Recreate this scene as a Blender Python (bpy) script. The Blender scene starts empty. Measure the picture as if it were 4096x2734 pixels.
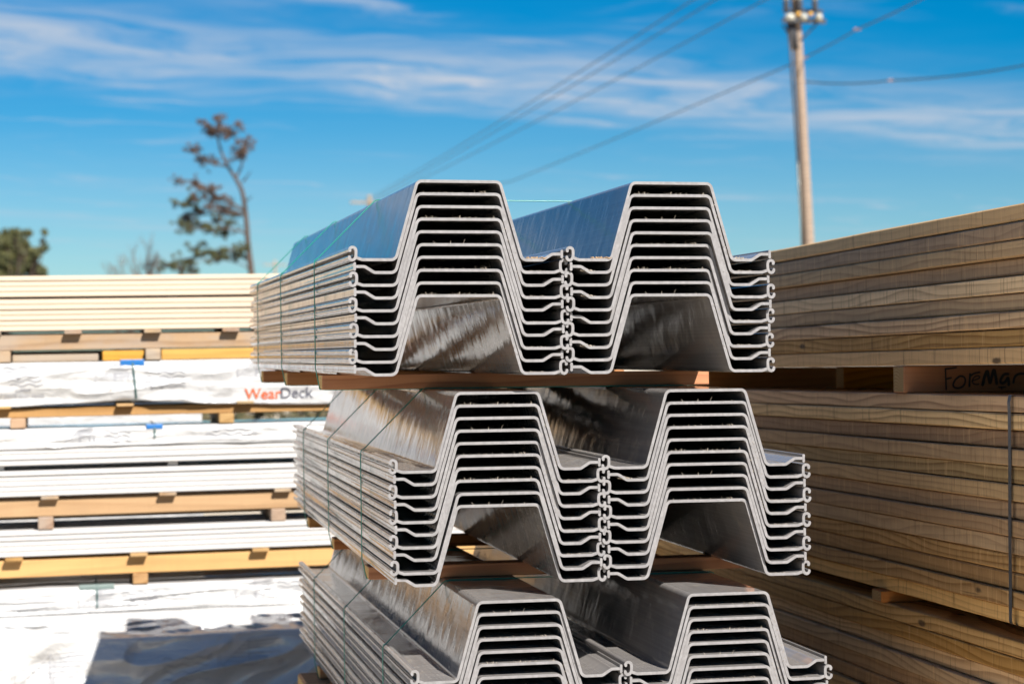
import bpy, bmesh, math, random
from mathutils import Vector, Matrix, noise as mnoise
random.seed(7)
R = math.radians
sc = bpy.context.scene
C = sc.collection

# ------------------------------------------------------------------ camera
H = 1.95                                   # eye height; ground is z = 0
F_MM, YAW, PITCH, ROLL = 70.0, 0.2195, 0.0061, 0.0091
FPX = 4096 * F_MM / 36.0
cy, sy, cp, sp, cr, sr = (math.cos(YAW), math.sin(YAW), math.cos(PITCH),
                          math.sin(PITCH), math.cos(ROLL), math.sin(ROLL))
h0 = Vector((cy, -sy, 0)); u0 = Vector((-sp*sy, -sp*cy, cp)); fwd = Vector((cp*sy, cp*cy, sp))
right = h0*cr - u0*sr; up = h0*sr + u0*cr
cam = bpy.data.cameras.new('camera')
cam.lens = F_MM; cam.sensor_width = 36; cam.sensor_fit = 'HORIZONTAL'
cam.clip_start = 0.05; cam.clip_end = 6000
cam.dof.use_dof = True; cam.dof.focus_distance = 5.56; cam.dof.aperture_fstop = 3.8
camo = bpy.data.objects.new('camera', cam); C.objects.link(camo)
camo.matrix_world = Matrix(((right.x, up.x, -fwd.x, 0), (right.y, up.y, -fwd.y, 0),
                            (right.z, up.z, -fwd.z, H), (0, 0, 0, 1)))
sc.camera = camo

# ------------------------------------------------------------------ sun, sky, exposure
SX, SY = 0.37, 0.97                         # sun direction (SX,-SY,1)
sdir = Vector((SX, -SY, 1)).normalized()
sun = bpy.data.lights.new('sun', 'SUN'); sun.energy = 5.0; sun.angle = R(0.53); sun.color = (1, 0.955, 0.89)
suno = bpy.data.objects.new('sun', sun); C.objects.link(suno)
suno.rotation_euler = sdir.to_track_quat('Z', 'Y').to_euler(); suno.location = (10, -20, 30)
world = bpy.data.worlds.new('World'); sc.world = world; world.use_nodes = True
SKY_STRENGTH = 0.05
sc.view_settings.view_transform = 'Standard'; sc.view_settings.look = 'None'
sc.view_settings.exposure = 1.2; sc.view_settings.gamma = 1.0


class NT:
    """tiny node-tree helper"""
    def __init__(s, tree): s.t = tree; s.n = tree.nodes; s.l = tree.links
    def new(s, typ, **kw):
        nd = s.n.new(typ)
        for k, v in kw.items(): setattr(nd, k, v)
        return nd
    def link(s, a, b): s.l.new(a, b)
    def setv(s, sock, v):
        if hasattr(v, 'is_output') or isinstance(v, bpy.types.NodeSocket): s.l.new(v, sock)
        else: sock.default_value = v
    def math(s, op, a, b=None, c=None, clamp=False):
        nd = s.new('ShaderNodeMath', operation=op); nd.use_clamp = clamp
        s.setv(nd.inputs[0], a)
        if b is not None: s.setv(nd.inputs[1], b)
        if c is not None: s.setv(nd.inputs[2], c)
        return nd.outputs[0]
    def vmath(s, op, a, b=None):
        nd = s.new('ShaderNodeVectorMath', operation=op); s.setv(nd.inputs[0], a)
        if b is not None: s.setv(nd.inputs[1], b)
        return nd.outputs[0]
    def smooth(s, v, lo, hi, tlo=0.0, thi=1.0):
        nd = s.new('ShaderNodeMapRange', interpolation_type='SMOOTHSTEP')
        s.setv(nd.inputs[0], v); nd.inputs[1].default_value = lo; nd.inputs[2].default_value = hi
        nd.inputs[3].default_value = tlo; nd.inputs[4].default_value = thi
        return nd.outputs[0]
    def noise(s, vec, scale, detail=3, rough=0.5, dist=0.0):
        nd = s.new('ShaderNodeTexNoise'); s.setv(nd.inputs['Vector'], vec)
        nd.inputs['Scale'].default_value = scale; nd.inputs['Detail'].default_value = detail
        nd.inputs['Roughness'].default_value = rough; nd.inputs['Distortion'].default_value = dist
        return nd.outputs['Fac']
    def mix(s, f, a, b, mode='MIX'):
        nd = s.new('ShaderNodeMix', data_type='RGBA', blend_type=mode); nd.clamp_factor = True
        s.setv(nd.inputs[0], f)
        s.setv(nd.inputs[6], a if not isinstance(a, tuple) else (*a[:3], 1))
        s.setv(nd.inputs[7], b if not isinstance(b, tuple) else (*b[:3], 1))
        return nd.outputs[2]
    def comb(s, x, y, z):
        nd = s.new('ShaderNodeCombineXYZ')
        for i, v in enumerate((x, y, z)): s.setv(nd.inputs[i], v)
        return nd.outputs[0]
    def sep(s, v):
        nd = s.new('ShaderNodeSeparateXYZ'); s.setv(nd.inputs[0], v); return nd.outputs
    def bump(s, h, strength, dist, normal=None):
        nd = s.new('ShaderNodeBump'); s.setv(nd.inputs['Height'], h)
        nd.inputs['Strength'].default_value = strength; nd.inputs['Distance'].default_value = dist
        if normal is not None: s.link(normal, nd.inputs['Normal'])
        return nd.outputs[0]


def build_world():
    w = NT(world.node_tree)
    for n in list(w.n): w.n.remove(n)
    sky = w.new('ShaderNodeTexSky', sky_type='NISHITA'); sky.sun_disc = False
    sky.sun_elevation = math.asin(sdir.z); sky.sun_rotation = math.atan2(sdir.x, sdir.y)
    sky.air_density = 1.0; sky.dust_density = 0.0; sky.ozone_density = 2.0; sky.altitude = 0
    tc = w.new('ShaderNodeTexCoord')
    d = w.sep(tc.outputs['Generated'])
    # cirrus: streaks on a flat cloud sheet high above
    zz = w.math('MAXIMUM', w.math('ADD', d[2], 0.0), 0.03)
    px = w.math('DIVIDE', d[0], zz); py = w.math('DIVIDE', d[1], zz)
    q = w.math('SUBTRACT', py, w.math('MULTIPLY_ADD', px, 0.47, 6.42))      # across the main streak
    a = w.math('ADD', w.math('MULTIPLY', px, 0.9), w.math('MULTIPLY', py, 0.42))
    wob = w.noise(w.comb(w.math('MULTIPLY', a, 0.55), w.math('MULTIPLY', q, 0.55), 3.1), 1.0, 4, 0.55)
    q2 = w.math('ADD', q, w.math('MULTIPLY', w.math('SUBTRACT', wob, 0.5), 2.2))
    fine = w.noise(w.comb(w.math('MULTIPLY', a, 1.3), w.math('MULTIPLY', q2, 2.6), 0.0), 1.0, 6, 0.62, 0.4)
    broad = w.noise(w.comb(w.math('MULTIPLY', a, 0.35), w.math('MULTIPLY', q2, 0.55), 7.7), 1.0, 3, 0.5)
    band = w.math('EXPONENT', w.math('MULTIPLY', w.math('POWER', w.math('ABSOLUTE', w.math('DIVIDE', q2, 0.85)), 2.0), -1.0))
    m1 = w.math('MULTIPLY', band, w.smooth(fine, 0.22, 0.72))
    m2 = w.math('MULTIPLY', w.smooth(fine, 0.5, 0.8), w.smooth(broad, 0.38, 0.66))
    low = w.math('MULTIPLY', w.smooth(w.noise(w.comb(w.math('MULTIPLY', a, 0.25), w.math('MULTIPLY', q, 0.6), 2.0), 1.0, 4), 0.48, 0.75), w.smooth(d[2], 0.10, 0.045))
    m = w.math('ADD', w.math('MULTIPLY', m1, 0.8), w.math('MULTIPLY', m2, 0.75), clamp=True)
    m = w.math('ADD', m, w.math('MULTIPLY', low, 0.35), clamp=True)
    m = w.math('MULTIPLY', m, w.smooth(d[2], 0.02, 0.06))
    hsv = w.new('ShaderNodeHueSaturation'); hsv.inputs['Saturation'].default_value = 1.35
    w.link(w.smooth(d[2], 0.05, 0.15, 1.16, 1.38), hsv.inputs['Saturation']); w.link(w.mix(1.0, sky.outputs[0], (0.77*.58, 1.11*.58, 1.37*.58), 'MULTIPLY'), hsv.inputs['Color'])
    col = w.mix(m, hsv.outputs[0], (5.0, 5.5, 6.3))
    bg = w.new('ShaderNodeBackground'); w.link(col, bg.inputs[0]); bg.inputs[1].default_value = SKY_STRENGTH
    out = w.new('ShaderNodeOutputWorld'); w.link(bg.outputs[0], out.inputs[0])
build_world()

# ------------------------------------------------------------------ pixel -> ray helpers (photo pixels, 4096 wide)
K = 4096 / 2349.0
def ray(px, py):
    X = (px - 2048) / FPX; Z = -(py - 1367) / FPX
    return right*X + up*Z + fwd
CAM = Vector((0, 0, H))
def at_depth(px, py, D): return CAM + ray(px, py)*D
def at_y(px, py, Y):
    r = ray(px, py); return CAM + r*(Y / r.y)

# ------------------------------------------------------------------ object helpers
def tag(o, label=None, cat=None, group=None, kind=None):
    if label: o['label'] = label
    if cat: o['category'] = cat
    if group: o['group'] = group
    if kind: o['kind'] = kind
    return o
def obj(name, me, parent=None, loc=None, rot=None):
    o = bpy.data.objects.new(name, me); C.objects.link(o)
    if parent: o.parent = parent
    if loc is not None: o.location = loc
    if rot is not None: o.rotation_euler = rot
    return o
def empty(name, loc, rot=(0, 0, 0)):
    o = obj(name, None, None, loc, rot); o.empty_display_size = 0.1; return o
def mesh_from(name, verts, faces, mats, smooth=False, midx=None):
    me = bpy.data.meshes.new(name); me.from_pydata([tuple(v) for v in verts], [], faces)
    for m in (mats if isinstance(mats, (list, tuple)) else [mats]): me.materials.append(m)
    if smooth: me.polygons.foreach_set('use_smooth', [True]*len(me.polygons))
    if midx: me.polygons.foreach_set('material_index', midx)
    me.update(); return me
def box_mesh(name, sx, sy_, sz, mat, bev=0.003, org=(0, 0, 0), end_mat=None, warp=0.0, segs=1):
    """box with size sx,sy,sz; origin at its centre bottom plus org; bevelled edges"""
    bm = bmesh.new(); bmesh.ops.create_cube(bm, size=1)
    for v in bm.verts: v.co = Vector((v.co.x*sx, v.co.y*sy_, (v.co.z+.5)*sz)) + Vector(org)
    if bev: bmesh.ops.bevel(bm, geom=list(bm.edges), offset=bev, segments=segs, affect='EDGES', clamp_overlap=True)
    me = bpy.data.meshes.new(name); me.materials.append(mat)
    if end_mat: me.materials.append(end_mat)
    for f in bm.faces:
        if end_mat and abs(f.normal.x) > 0.9: f.material_index = 1
    bm.to_mesh(me); bm.free(); return me
def tube_mesh(name, pts, rad, mat, sides=6, radii=None):
    vs, fs = [], []; n = len(pts); pts = [Vector(p) for p in pts]
    prev = None
    for i, p in enumerate(pts):
        t = (pts[min(i+1, n-1)] - pts[max(i-1, 0)]).normalized()
        a = prev if prev is not None else (Vector((0, 0, 1)) if abs(t.z) < .9 else Vector((1, 0, 0)))
        a = (a - t*a.dot(t)).normalized(); b = t.cross(a); prev = a
        r = radii[i] if radii else rad
        for k in range(sides):
            th = 2*math.pi*k/sides; vs.append(p + (a*math.cos(th) + b*math.sin(th))*r)
    for i in range(n-1):
        for k in range(sides):
            k2 = (k+1) % sides; fs.append((i*sides+k, i*sides+k2, (i+1)*sides+k2, (i+1)*sides+k))
    fs.append(tuple(range(sides))[::-1]); fs.append(tuple((n-1)*sides+k for k in range(sides)))
    return mesh_from(name, vs, fs, mat, True)

# ------------------------------------------------------------------ materials
def mat(name):
    m = bpy.data.materials.new(name); m.use_nodes = True
    t = NT(m.node_tree); return m, t, t.n['Principled BSDF']
def plain(name, col, rough=0.6, metal=0.0, var=0.12, scale=8.0, spec=0.5):
    m, t, b = mat(name); tc = t.new('ShaderNodeTexCoord'); oi = t.new('ShaderNodeObjectInfo')
    n = t.noise(tc.outputs['Object'], scale, 4)
    c = t.mix(n, tuple(x*(1-var) for x in col), tuple(min(1, x*(1+var)) for x in col))
    t.link(c, b.inputs['Base Color']); b.inputs['Roughness'].default_value = rough
    b.inputs['Metallic'].default_value = metal; b.inputs['Specular IOR Level'].default_value = spec
    return m

def wood(name, light, dark, knot=(0.09, 0.05, 0.03), rough=0.75, saw=0.25, hue=0.2, val=0.35, ring=22.0, wear=0.0, seed=0.0, cracks=0.0, brown=0.0, rings=(0.5, 0.12)):
    """sawn timber, grain along local X"""
    m, t, b = mat(name); tc = t.new('ShaderNodeTexCoord'); oi = t.new('ShaderNodeObjectInfo')
    rnd = oi.outputs['Random']; ring_k = rings
    off = t.comb(t.math('MULTIPLY', rnd, 41.0), t.math('MULTIPLY', rnd, 17.3), t.math('MULTIPLY_ADD', rnd, 29.1, seed))
    p = t.vmath('ADD', tc.outputs['Object'], off)
    # rings: distance field warped along the board -> cathedral grain
    warp = t.noise(t.vmath('MULTIPLY', p, (0.75, 2.6, 2.6)), 1.0, 2, 0.5)
    s = t.sep(p)
    rad = t.math('ADD', t.math('MULTIPLY', s[2], 1.0), t.math('MULTIPLY', s[1], 0.45))
    rv = t.math('MULTIPLY', t.math('ADD', rad, t.math('MULTIPLY', warp, 0.20)), ring)
    fr = t.math('FRACT', rv)
    rings = t.math('MULTIPLY', t.math('POWER', fr, 2.2), t.smooth(fr, 1.0, 0.86))
    fib = t.noise(t.vmath('MULTIPLY', p, (2.2, 85.0, 85.0)), 1.0, 4, 0.7)
    blot = t.noise(t.vmath('MULTIPLY', p, (1.3, 6.0, 6.0)), 1.0, 4, 0.6)
    rk = t.math('MULTIPLY_ADD', t.math('FRACT', t.math('MULTIPLY', rnd, 5.13)), ring_k[0], ring_k[1])
    v = t.math('ADD', t.math('MULTIPLY', rings, rk), t.math('MULTIPLY', fib, 0.5))
    c = t.mix(t.smooth(v, 0.1, 0.8), light, dark)
    c = t.mix(t.math('MULTIPLY', t.smooth(blot, 0.42, 0.72), 0.45), c, tuple(x*0.62 for x in light))
    if brown:
        c = t.mix(t.math('MULTIPLY', t.smooth(t.math('FRACT', t.math('MULTIPLY', rnd, 13.7)), 0.45, 1.0), brown), c, t.mix(fib, (0.30, 0.155, 0.07), (0.46, 0.27, 0.13)))
    # per-board value and hue
    h = t.new('ShaderNodeHueSaturation'); t.link(c, h.inputs['Color'])
    t.link(t.math('MULTIPLY_ADD', t.math('FRACT', t.math('MULTIPLY', rnd, 7.31)), hue*0.12, 0.5-hue*0.06), h.inputs['Hue'])
    t.link(t.math('MULTIPLY_ADD', t.math('FRACT', t.math('MULTIPLY', rnd, 3.77)), val, 1-val*0.5), h.inputs['Value'])
    t.link(t.math('MULTIPLY_ADD', t.math('FRACT', t.math('MULTIPLY', rnd, 11.9)), 0.35, 0.85), h.inputs['Saturation'])
    c = h.outputs[0]
    # knots
    vo = t.new('ShaderNodeTexVoronoi'); t.link(t.vmath('MULTIPLY', p, (2.1, 6.0, 6.0)), vo.inputs['Vector'])
    vo.inputs['Scale'].default_value = 1.0; vo.inputs['Randomness'].default_value = 1.0
    kd = t.math('ADD', vo.outputs['Distance'], t.math('MULTIPLY', t.noise(p, 30, 2), 0.05))
    kn = t.smooth(kd, 0.105, 0.06)
    c = t.mix(t.math('MULTIPLY', kn, 0.85), c, knot)
    # saw marks across the grain
    sawn = t.math('ADD', t.math('MULTIPLY', t.noise(t.vmath('MULTIPLY', p, (150.0, 5.0, 7.0)), 1.0, 2, 0.6), .5), t.math('MULTIPLY', t.noise(t.vmath('MULTIPLY', p, (48.0, 3.0, 4.0)), 1.0, 3, 0.7), .5))
    sm = t.math('MULTIPLY', t.smooth(sawn, 0.53, 0.68), saw)
    c = t.mix(sm, c, tuple(x*0.45 for x in dark))
    lt = t.math('MULTIPLY', t.smooth(sawn, 0.46, 0.34), saw*0.5)
    c = t.mix(lt, c, tuple(min(1, x*1.35) for x in light))
    if cracks:
        ck = t.noise(t.vmath('MULTIPLY', p, (2.0, 55.0, 55.0)), 1.0, 4, 0.6)
        c = t.mix(t.math('MULTIPLY', t.smooth(ck, 0.66, 0.74), cracks), c, (0.03, 0.025, 0.02))
    if wear:
        g = t.noise(t.vmath('MULTIPLY', p, (3, 9, 9)), 1.0, 5, 0.65)
        c = t.mix(t.math('MULTIPLY', t.smooth(g, 0.4, 0.65), wear), c, (0.26, 0.23, 0.20))
    t.link(c, b.inputs['Base Color']); b.inputs['Roughness'].default_value = rough
    b.inputs['Specular IOR Level'].default_value = 0.25
    hgt = t.math('ADD', t.math('MULTIPLY', v, -0.5), t.math('MULTIPLY', sawn, saw*1.2))
    t.link(t.bump(hgt, 0.45, 0.0025), b.inputs['Normal'])
    return m

def end_grain(name, light, dark):
    m, t, b = mat(name); tc = t.new('ShaderNodeTexCoord'); oi = t.new('ShaderNodeObjectInfo')
    p = t.vmath('ADD', tc.outputs['Object'], t.comb(0.0, t.math('MULTIPLY_ADD', oi.outputs['Random'], 0.05, -0.02), 0.045))
    s = t.sep(t.vmath('MULTIPLY', p, (0, 1, 0.6)))
    r = t.math('SQRT', t.math('ADD', t.math('POWER', s[1], 2.0), t.math('POWER', s[2], 2.0)))
    r = t.math('ADD', r, t.math('MULTIPLY', t.noise(p, 25, 2), 0.008))
    fr = t.math('FRACT', t.math('MULTIPLY', r, 150.0))
    c = t.mix(t.smooth(fr, 0.3, 0.9), light, dark)
    c = t.mix(t.math('MULTIPLY', t.noise(p, 40, 3), 0.5), c, tuple(x*.6 for x in light))
    t.link(c, b.inputs['Base Color']); b.inputs['Roughness'].default_value = 0.85
    return m

M = {}
# grey vinyl of the sheet piles: glossy, drawn surface with streaks across the length
def make_vinyl():
    m, t, b = mat('grey_vinyl'); tc = t.new('ShaderNodeTexCoord'); oi = t.new('ShaderNodeObjectInfo')
    o = t.vmath('ADD', tc.outputs['Object'], t.comb(0.0, t.math('MULTIPLY', oi.outputs['Random'], 19.0), 0.0))
    st = t.noise(t.vmath('MULTIPLY', o, (7.0, 52.0, 4.0)), 1.0, 3, 0.6)
    st2 = t.noise(t.vmath('MULTIPLY', o, (5.0, 9.0, 5.0)), 1.0, 3, 0.5)
    ln = t.noise(t.vmath('MULTIPLY', o, (140.0, 0.8, 140.0)), 1.0, 2, 0.5)
    dirt = t.noise(t.vmath('MULTIPLY', o, (20.0, 10.0, 20.0)), 1.0, 5, 0.65)
    c = t.mix(t.smooth(ln, 0.3, 0.7), (0.172, 0.160, 0.154), (0.205, 0.192, 0.185))
    c = t.mix(t.math('MULTIPLY', t.smooth(dirt, 0.56, 0.75), 0.35), c, (0.33, 0.28, 0.21))
    t.link(c, b.inputs['Base Color'])
    t.link(t.smooth(dirt, 0.42, 0.9, 0.07, 0.26), b.inputs['Roughness'])
    b.inputs['Specular IOR Level'].default_value = 0.5; b.inputs['IOR'].default_value = 1.46
    n1 = t.bump(st, 0.15, 0.0035); n2 = t.bump(st2, 0.5, 0.006, n1)
    t.link(t.bump(ln, 0.05, 0.0006, n2), b.inputs['Normal'])
    return m
M['vinyl'] = make_vinyl()
def make_cut():
    m, t, b = mat('sawn_vinyl_edge'); tc = t.new('ShaderNodeTexCoord'); oi = t.new('ShaderNodeObjectInfo')
    o = t.vmath('ADD', tc.outputs['Object'], t.comb(t.math('MULTIPLY', oi.outputs['Random'], 7.0), 0.0, t.math('MULTIPLY', oi.outputs['Random'], 3.0)))
    a = t.noise(o, 46, 4, 0.6, 1.2); g = t.noise(t.vmath('MULTIPLY', o, (320, 1, 60)), 1.0, 2)
    c = t.mix(t.smooth(a, 0.35, 0.7), (0.168, 0.160, 0.160), (0.220, 0.211, 0.211))
    c = t.mix(t.math('MULTIPLY', t.smooth(g, 0.55, 0.75), 0.35), c, (0.125, 0.118, 0.112))
    sp_ = t.noise(o, 240, 2); c = t.mix(t.math('MULTIPLY', t.smooth(sp_, 0.74, 0.8), 0.5), c, (0.2, 0.15, 0.1))
    t.link(c, b.inputs['Base Color']); b.inputs['Roughness'].default_value = 0.55
    t.link(t.bump(t.math('ADD', g, a), 0.25, 0.0012), b.inputs['Normal'])
    return m
M['cut'] = make_cut()
M['shaving'] = plain('vinyl_shavings', (0.27, 0.225, 0.175), 0.8, var=0.35, scale=60)
M['soil'] = plain('dried_soil', (0.30, 0.19, 0.10), 0.95, var=0.4, scale=90)
M['timber'] = wood('treated_pine', (0.66, 0.43, 0.205), (0.32, 0.18, 0.075), knot=(0.05, 0.03, 0.018), saw=0.62, hue=0.12, val=0.7, ring=42, cracks=0.5, brown=0.75, rings=(0.55, 0.3))
M['timber_end'] = end_grain('treated_pine_end_grain', (0.42, 0.28, 0.12), (0.25, 0.14, 0.05))
M['dunnage'] = wood('brown_dunnage_wood', (0.45, 0.205, 0.072), (0.24, 0.088, 0.030), saw=0.08, hue=0.15, val=0.35, ring=34)
M['dunnage_end'] = end_grain('dunnage_end_grain', (0.62, 0.40, 0.14), (0.42, 0.24, 0.07))
M['pallet_grey'] = wood('weathered_pallet_wood', (0.32, 0.23, 0.15), (0.20, 0.13, 0.08), saw=0.12, val=0.2, wear=0.5, ring=18)
M['pallet_tan'] = wood('tan_pallet_wood', (0.36, 0.235, 0.12), (0.23, 0.135, 0.06), saw=0.1, val=0.25, ring=16)
M['pallet_yellow'] = wood('yellow_pallet_wood', (0.50, 0.29, 0.06), (0.36, 0.18, 0.03), saw=0.1, val=0.2, ring=14)
M['beige'] = plain('cream_composite_board', (0.50, 0.40, 0.295), 0.6, var=0.06, scale=3)
M['white'] = plain('white_composite_board', (0.46, 0.445, 0.43), 0.55, var=0.05, scale=3)
def make_wrap():
    m, t, b = mat('white_plastic_wrap'); tc = t.new('ShaderNodeTexCoord')
    n = t.noise(tc.outputs['Object'], 5, 5, 0.6)
    t.link(t.mix(n, (0.40, 0.396, 0.392), (0.47, 0.466, 0.462)), b.inputs['Base Color'])
    b.inputs['Roughness'].default_value = 0.3; b.inputs['Coat Weight'].default_value = 1.0; b.inputs['Coat Roughness'].default_value = 0.12
    cr1 = t.noise(t.vmath('MULTIPLY', tc.outputs['Object'], (4, 4, 9)), 1.0, 4, 0.55, 1.0)
    t.link(t.bump(cr1, 0.6, 0.03), b.inputs['Normal']); return m
M['wrap'] = make_wrap()
M['ink_grey'] = plain('grey_print', (0.26, 0.26, 0.28), 0.5)
M['ink_dark'] = plain('charcoal_print', (0.08, 0.08, 0.10), 0.5)
M['ink_red'] = plain('orange_red_print', (0.52, 0.09, 0.02), 0.5)
M['marker'] = plain('black_marker_ink', (0.012, 0.012, 0.014), 0.5)
M['strap_green'] = plain('dark_green_strap', (0.015, 0.06, 0.055), 0.4)
M['wire'] = plain('green_strapping_wire', (0.008, 0.19, 0.145), 0.3)
M['blue'] = plain('blue_corner_protector', (0.004, 0.10, 0.30), 0.45)
M['greyprot'] = plain('grey_corner_protector', (0.12, 0.16, 0.15), 0.5)
M['steel'] = plain('steel_strap', (0.16, 0.17, 0.19), 0.3, 0.8)
M['pole'] = wood('weathered_pole_wood', (0.31, 0.25, 0.19), (0.15, 0.11, 0.08), saw=0.0, ring=9, val=0.1, cracks=0.7)
M['black'] = plain('black_hardware', (0.03, 0.03, 0.035), 0.5)
M['porcelain'] = plain('pale_porcelain', (0.34, 0.325, 0.27), 0.25)
M['brass'] = plain('brass_fitting', (0.55, 0.30, 0.06), 0.4, 0.4)
M['clamp'] = plain('rusty_clamp', (0.22, 0.13, 0.12), 0.6)
M['cable'] = plain('dark_power_cable', (0.02, 0.022, 0.024), 0.6)
M['bark'] = plain('pine_bark', (0.062, 0.042, 0.032), 0.95, var=0.4, scale=5)
M['twig'] = plain('bare_twigs', (0.15, 0.11, 0.085), 0.95, var=0.3)
def leaf(name, c1, c2):
    m, t, b = mat(name); g = t.new('ShaderNodeNewGeometry')
    t.link(t.mix(g.outputs['Random Per Island'], c1, c2), b.inputs['Base Color']); b.inputs['Roughness'].default_value = 0.7
    return m
M['needle_brown'] = leaf('dead_brown_needles', (0.045, 0.028, 0.021), (0.105, 0.062, 0.042))
M['needle_green'] = leaf('green_pine_needles', (0.022, 0.030, 0.009), (0.075, 0.072, 0.016))
M['leaf_green'] = leaf('olive_leaves', (0.02, 0.030, 0.009), (0.085, 0.08, 0.022))
M['brush'] = leaf('dry_brush_leaves', (0.03, 0.035, 0.01), (0.11, 0.085, 0.04))
def make_ground():
    m, t, b = mat('gravel_yard'); tc = t.new('ShaderNodeTexCoord')
    n = t.noise(tc.outputs['Object'], 0.8, 6, 0.65); f = t.noise(tc.outputs['Object'], 45, 3)
    c = t.mix(n, (0.50, 0.42, 0.31), (0.62, 0.54, 0.42)); c = t.mix(t.smooth(f, 0.4, 0.7), c, (0.42, 0.35, 0.26))
    t.link(c, b.inputs['Base Color']); b.inputs['Roughness'].default_value = 0.95
    t.link(t.bump(f, 0.6, 0.02), b.inputs['Normal']); return m
M['ground'] = make_ground()

# ------------------------------------------------------------------ setting: the yard
def ground():
    g = obj('ground', mesh_from('ground', [(-2500, -2500, 0), (2500, -2500, 0), (2500, 2500, 0), (-2500, 2500, 0)], [(0, 1, 2, 3)], M['ground']))
    tag(g, kind='structure')
ground()

# ------------------------------------------------------------------ sheet piles
FL, CW, INS, DEP, PZ, CG, LEN = 0.1088, 0.2305, 0.0617, 0.2151, 0.0348, 0.605, 2.98
TH = 0.0080
XC = FL + INS + CW/2
def fillet(pts, rads, n=7):
    out = [Vector(pts[0])]
    for i in range(1, len(pts)-1):
        a, p, b = Vector(pts[i-1]), Vector(pts[i]), Vector(pts[i+1]); r = rads[i]
        if r <= 0: out.append(p); continue
        u = (a-p).normalized(); v = (b-p).normalized(); ang = u.angle(v)
        tl = min(r/math.tan(ang/2), (a-p).length*.49, (b-p).length*.49); rr = tl*math.tan(ang/2)
        cc = p + (u+v).normalized()*(rr/math.sin(ang/2))
        s = (p+u*tl)-cc; e = (p+v*tl)-cc; tot = s.angle(e); sg = 1 if s.x*e.y-s.y*e.x > 0 else -1
        for k in range(n+1):
            th = sg*tot*k/n; out.append(cc + Vector((s.x*math.cos(th)-s.y*math.sin(th), s.x*math.sin(th)+s.y*math.cos(th))))
    out.append(Vector(pts[-1])); return out
def offset_poly(line, th, cap0=False, cap1=False):
    """returns list of (left,right) pairs; thickness may be a number or list"""
    n = len(line); prs = []
    for i, p in enumerate(line):
        d0 = (line[i]-line[i-1]).normalized() if i > 0 else None
        d1 = (line[i+1]-line[i]).normalized() if i < n-1 else None
        d = d0 if d1 is None else d1 if d0 is None else (d0+d1).normalized()
        nn = Vector((-d.y, d.x)); k = 1.0
        if d0 is not None and d1 is not None: k = 1/max(.6, math.cos(d0.angle(d1)/2))
        w = th[i] if isinstance(th, list) else th
        prs.append((p+nn*w/2*k, p-nn*w/2*k, d, nn, w))
    res = [(a, b) for a, b, *_ in prs]
    def cap(pr, sgn):
        a, b, d, nn, w = pr; c = (a+b)/2; o = []
        for t in (30, 60, 82):
            e = R(t); o.append((c+nn*w/2*math.cos(e)+d*sgn*w/2*math.sin(e), c-nn*w/2*math.cos(e)+d*sgn*w/2*math.sin(e)))
        return o
    if cap0: res = cap(prs[0], -1)[::-1] + res
    if cap1: res = res + cap(prs[-1], 1)
    return res
def extrude_pairs(name, pairs, y0, y1, mats, mirror=False):
    vs, fs, mi = [], [], []
    for y in (y0, y1):
        for a, b in pairs:
            for q in (a, b):
                x = 2*XC - q.x if mirror else q.x
                vs.append((x, y, q.y))
    n = len(pairs); N = 2*n; flip = mirror
    def add(f, m): fs.append(tuple(f[::-1]) if flip else tuple(f)); mi.append(m)
    for i in range(n-1):
        a, b, c, d = 2*i, 2*i+1, 2*i+3, 2*i+2
        add((a, b, c, d), 1); add((N+d, N+c, N+b, N+a), 1)          # the two sawn ends
        add((a, d, N+d, N+a), 0); add((c, b, N+b, N+c), 0)
    add((1, 0, N, N+1), 0); e = 2*(n-1); add((e, e+1, N+e+1, N+e), 0)
    me = mesh_from(name, vs, fs, mats, False, mi)
    bm = bmesh.new(); bm.from_mesh(me); bmesh.ops.recalc_face_normals(bm, faces=bm.faces)
    for f in bm.faces: f.smooth = (f.material_index == 0)
    for ed in bm.edges:
        if len(ed.link_faces) == 2 and (ed.link_faces[0].material_index != ed.link_faces[1].material_index or ed.calc_face_angle(0) > 0.9): ed.smooth = False
    bm.to_mesh(me); bm.free(); return me
XR = FL + 2*INS + CW
body_line = fillet([(0.001, 0.0055), (0.017, 0), (FL, 0), (FL+INS, DEP), (FL+INS+CW, DEP), (XR, 0),
                    (XR+0.058, 0), (XR+0.085, 0.0165), (XR+0.1125, 0.0165)],
                   [0, .012, .017, .016, .016, .017, .014, .014, 0])
hook_line = [Vector(p) for p in ((-.0165, .0246), (-.0172, .0285), (-.0150, .0318), (-.0108, .0337), (-.0060, .0332), (-.0018, .0303),
             (-.0002, .0260), (0, .019), (-.0003, .011), (-.0022, .0045), (-.0058, .0004), (-.0105, -.0012), (-.0148, .0004), (-.0178, .0042), (-.0182, .0078))]
tee_line = [Vector((XR+0.1125, 0.0165+z)) for z in (-.0082, -.004, 0, .004, .0082)]
bp = offset_poly(body_line, TH); hp = offset_poly(hook_line, 0.0078, True, True); tp = offset_poly(tee_line, [.0078, .0070, .0066, .0070, .0078], True, True)
SM = {}
for mir in (0, 1):
    sfx = ('hook_left', 'hook_right')[mir]
    SM['body', mir] = extrude_pairs('sheet_pile_'+sfx, bp, 0, LEN, [M['vinyl'], M['cut']], mir)
    SM['hook', mir] = extrude_pairs('hook_interlock_'+sfx, hp, -.0006, LEN+.0006, [M['vinyl'], M['cut']], mir)
    SM['tee', mir] = extrude_pairs('tee_interlock_'+sfx, tp, -.0006, LEN+.0006, [M['vinyl'], M['cut']], mir)

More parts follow.
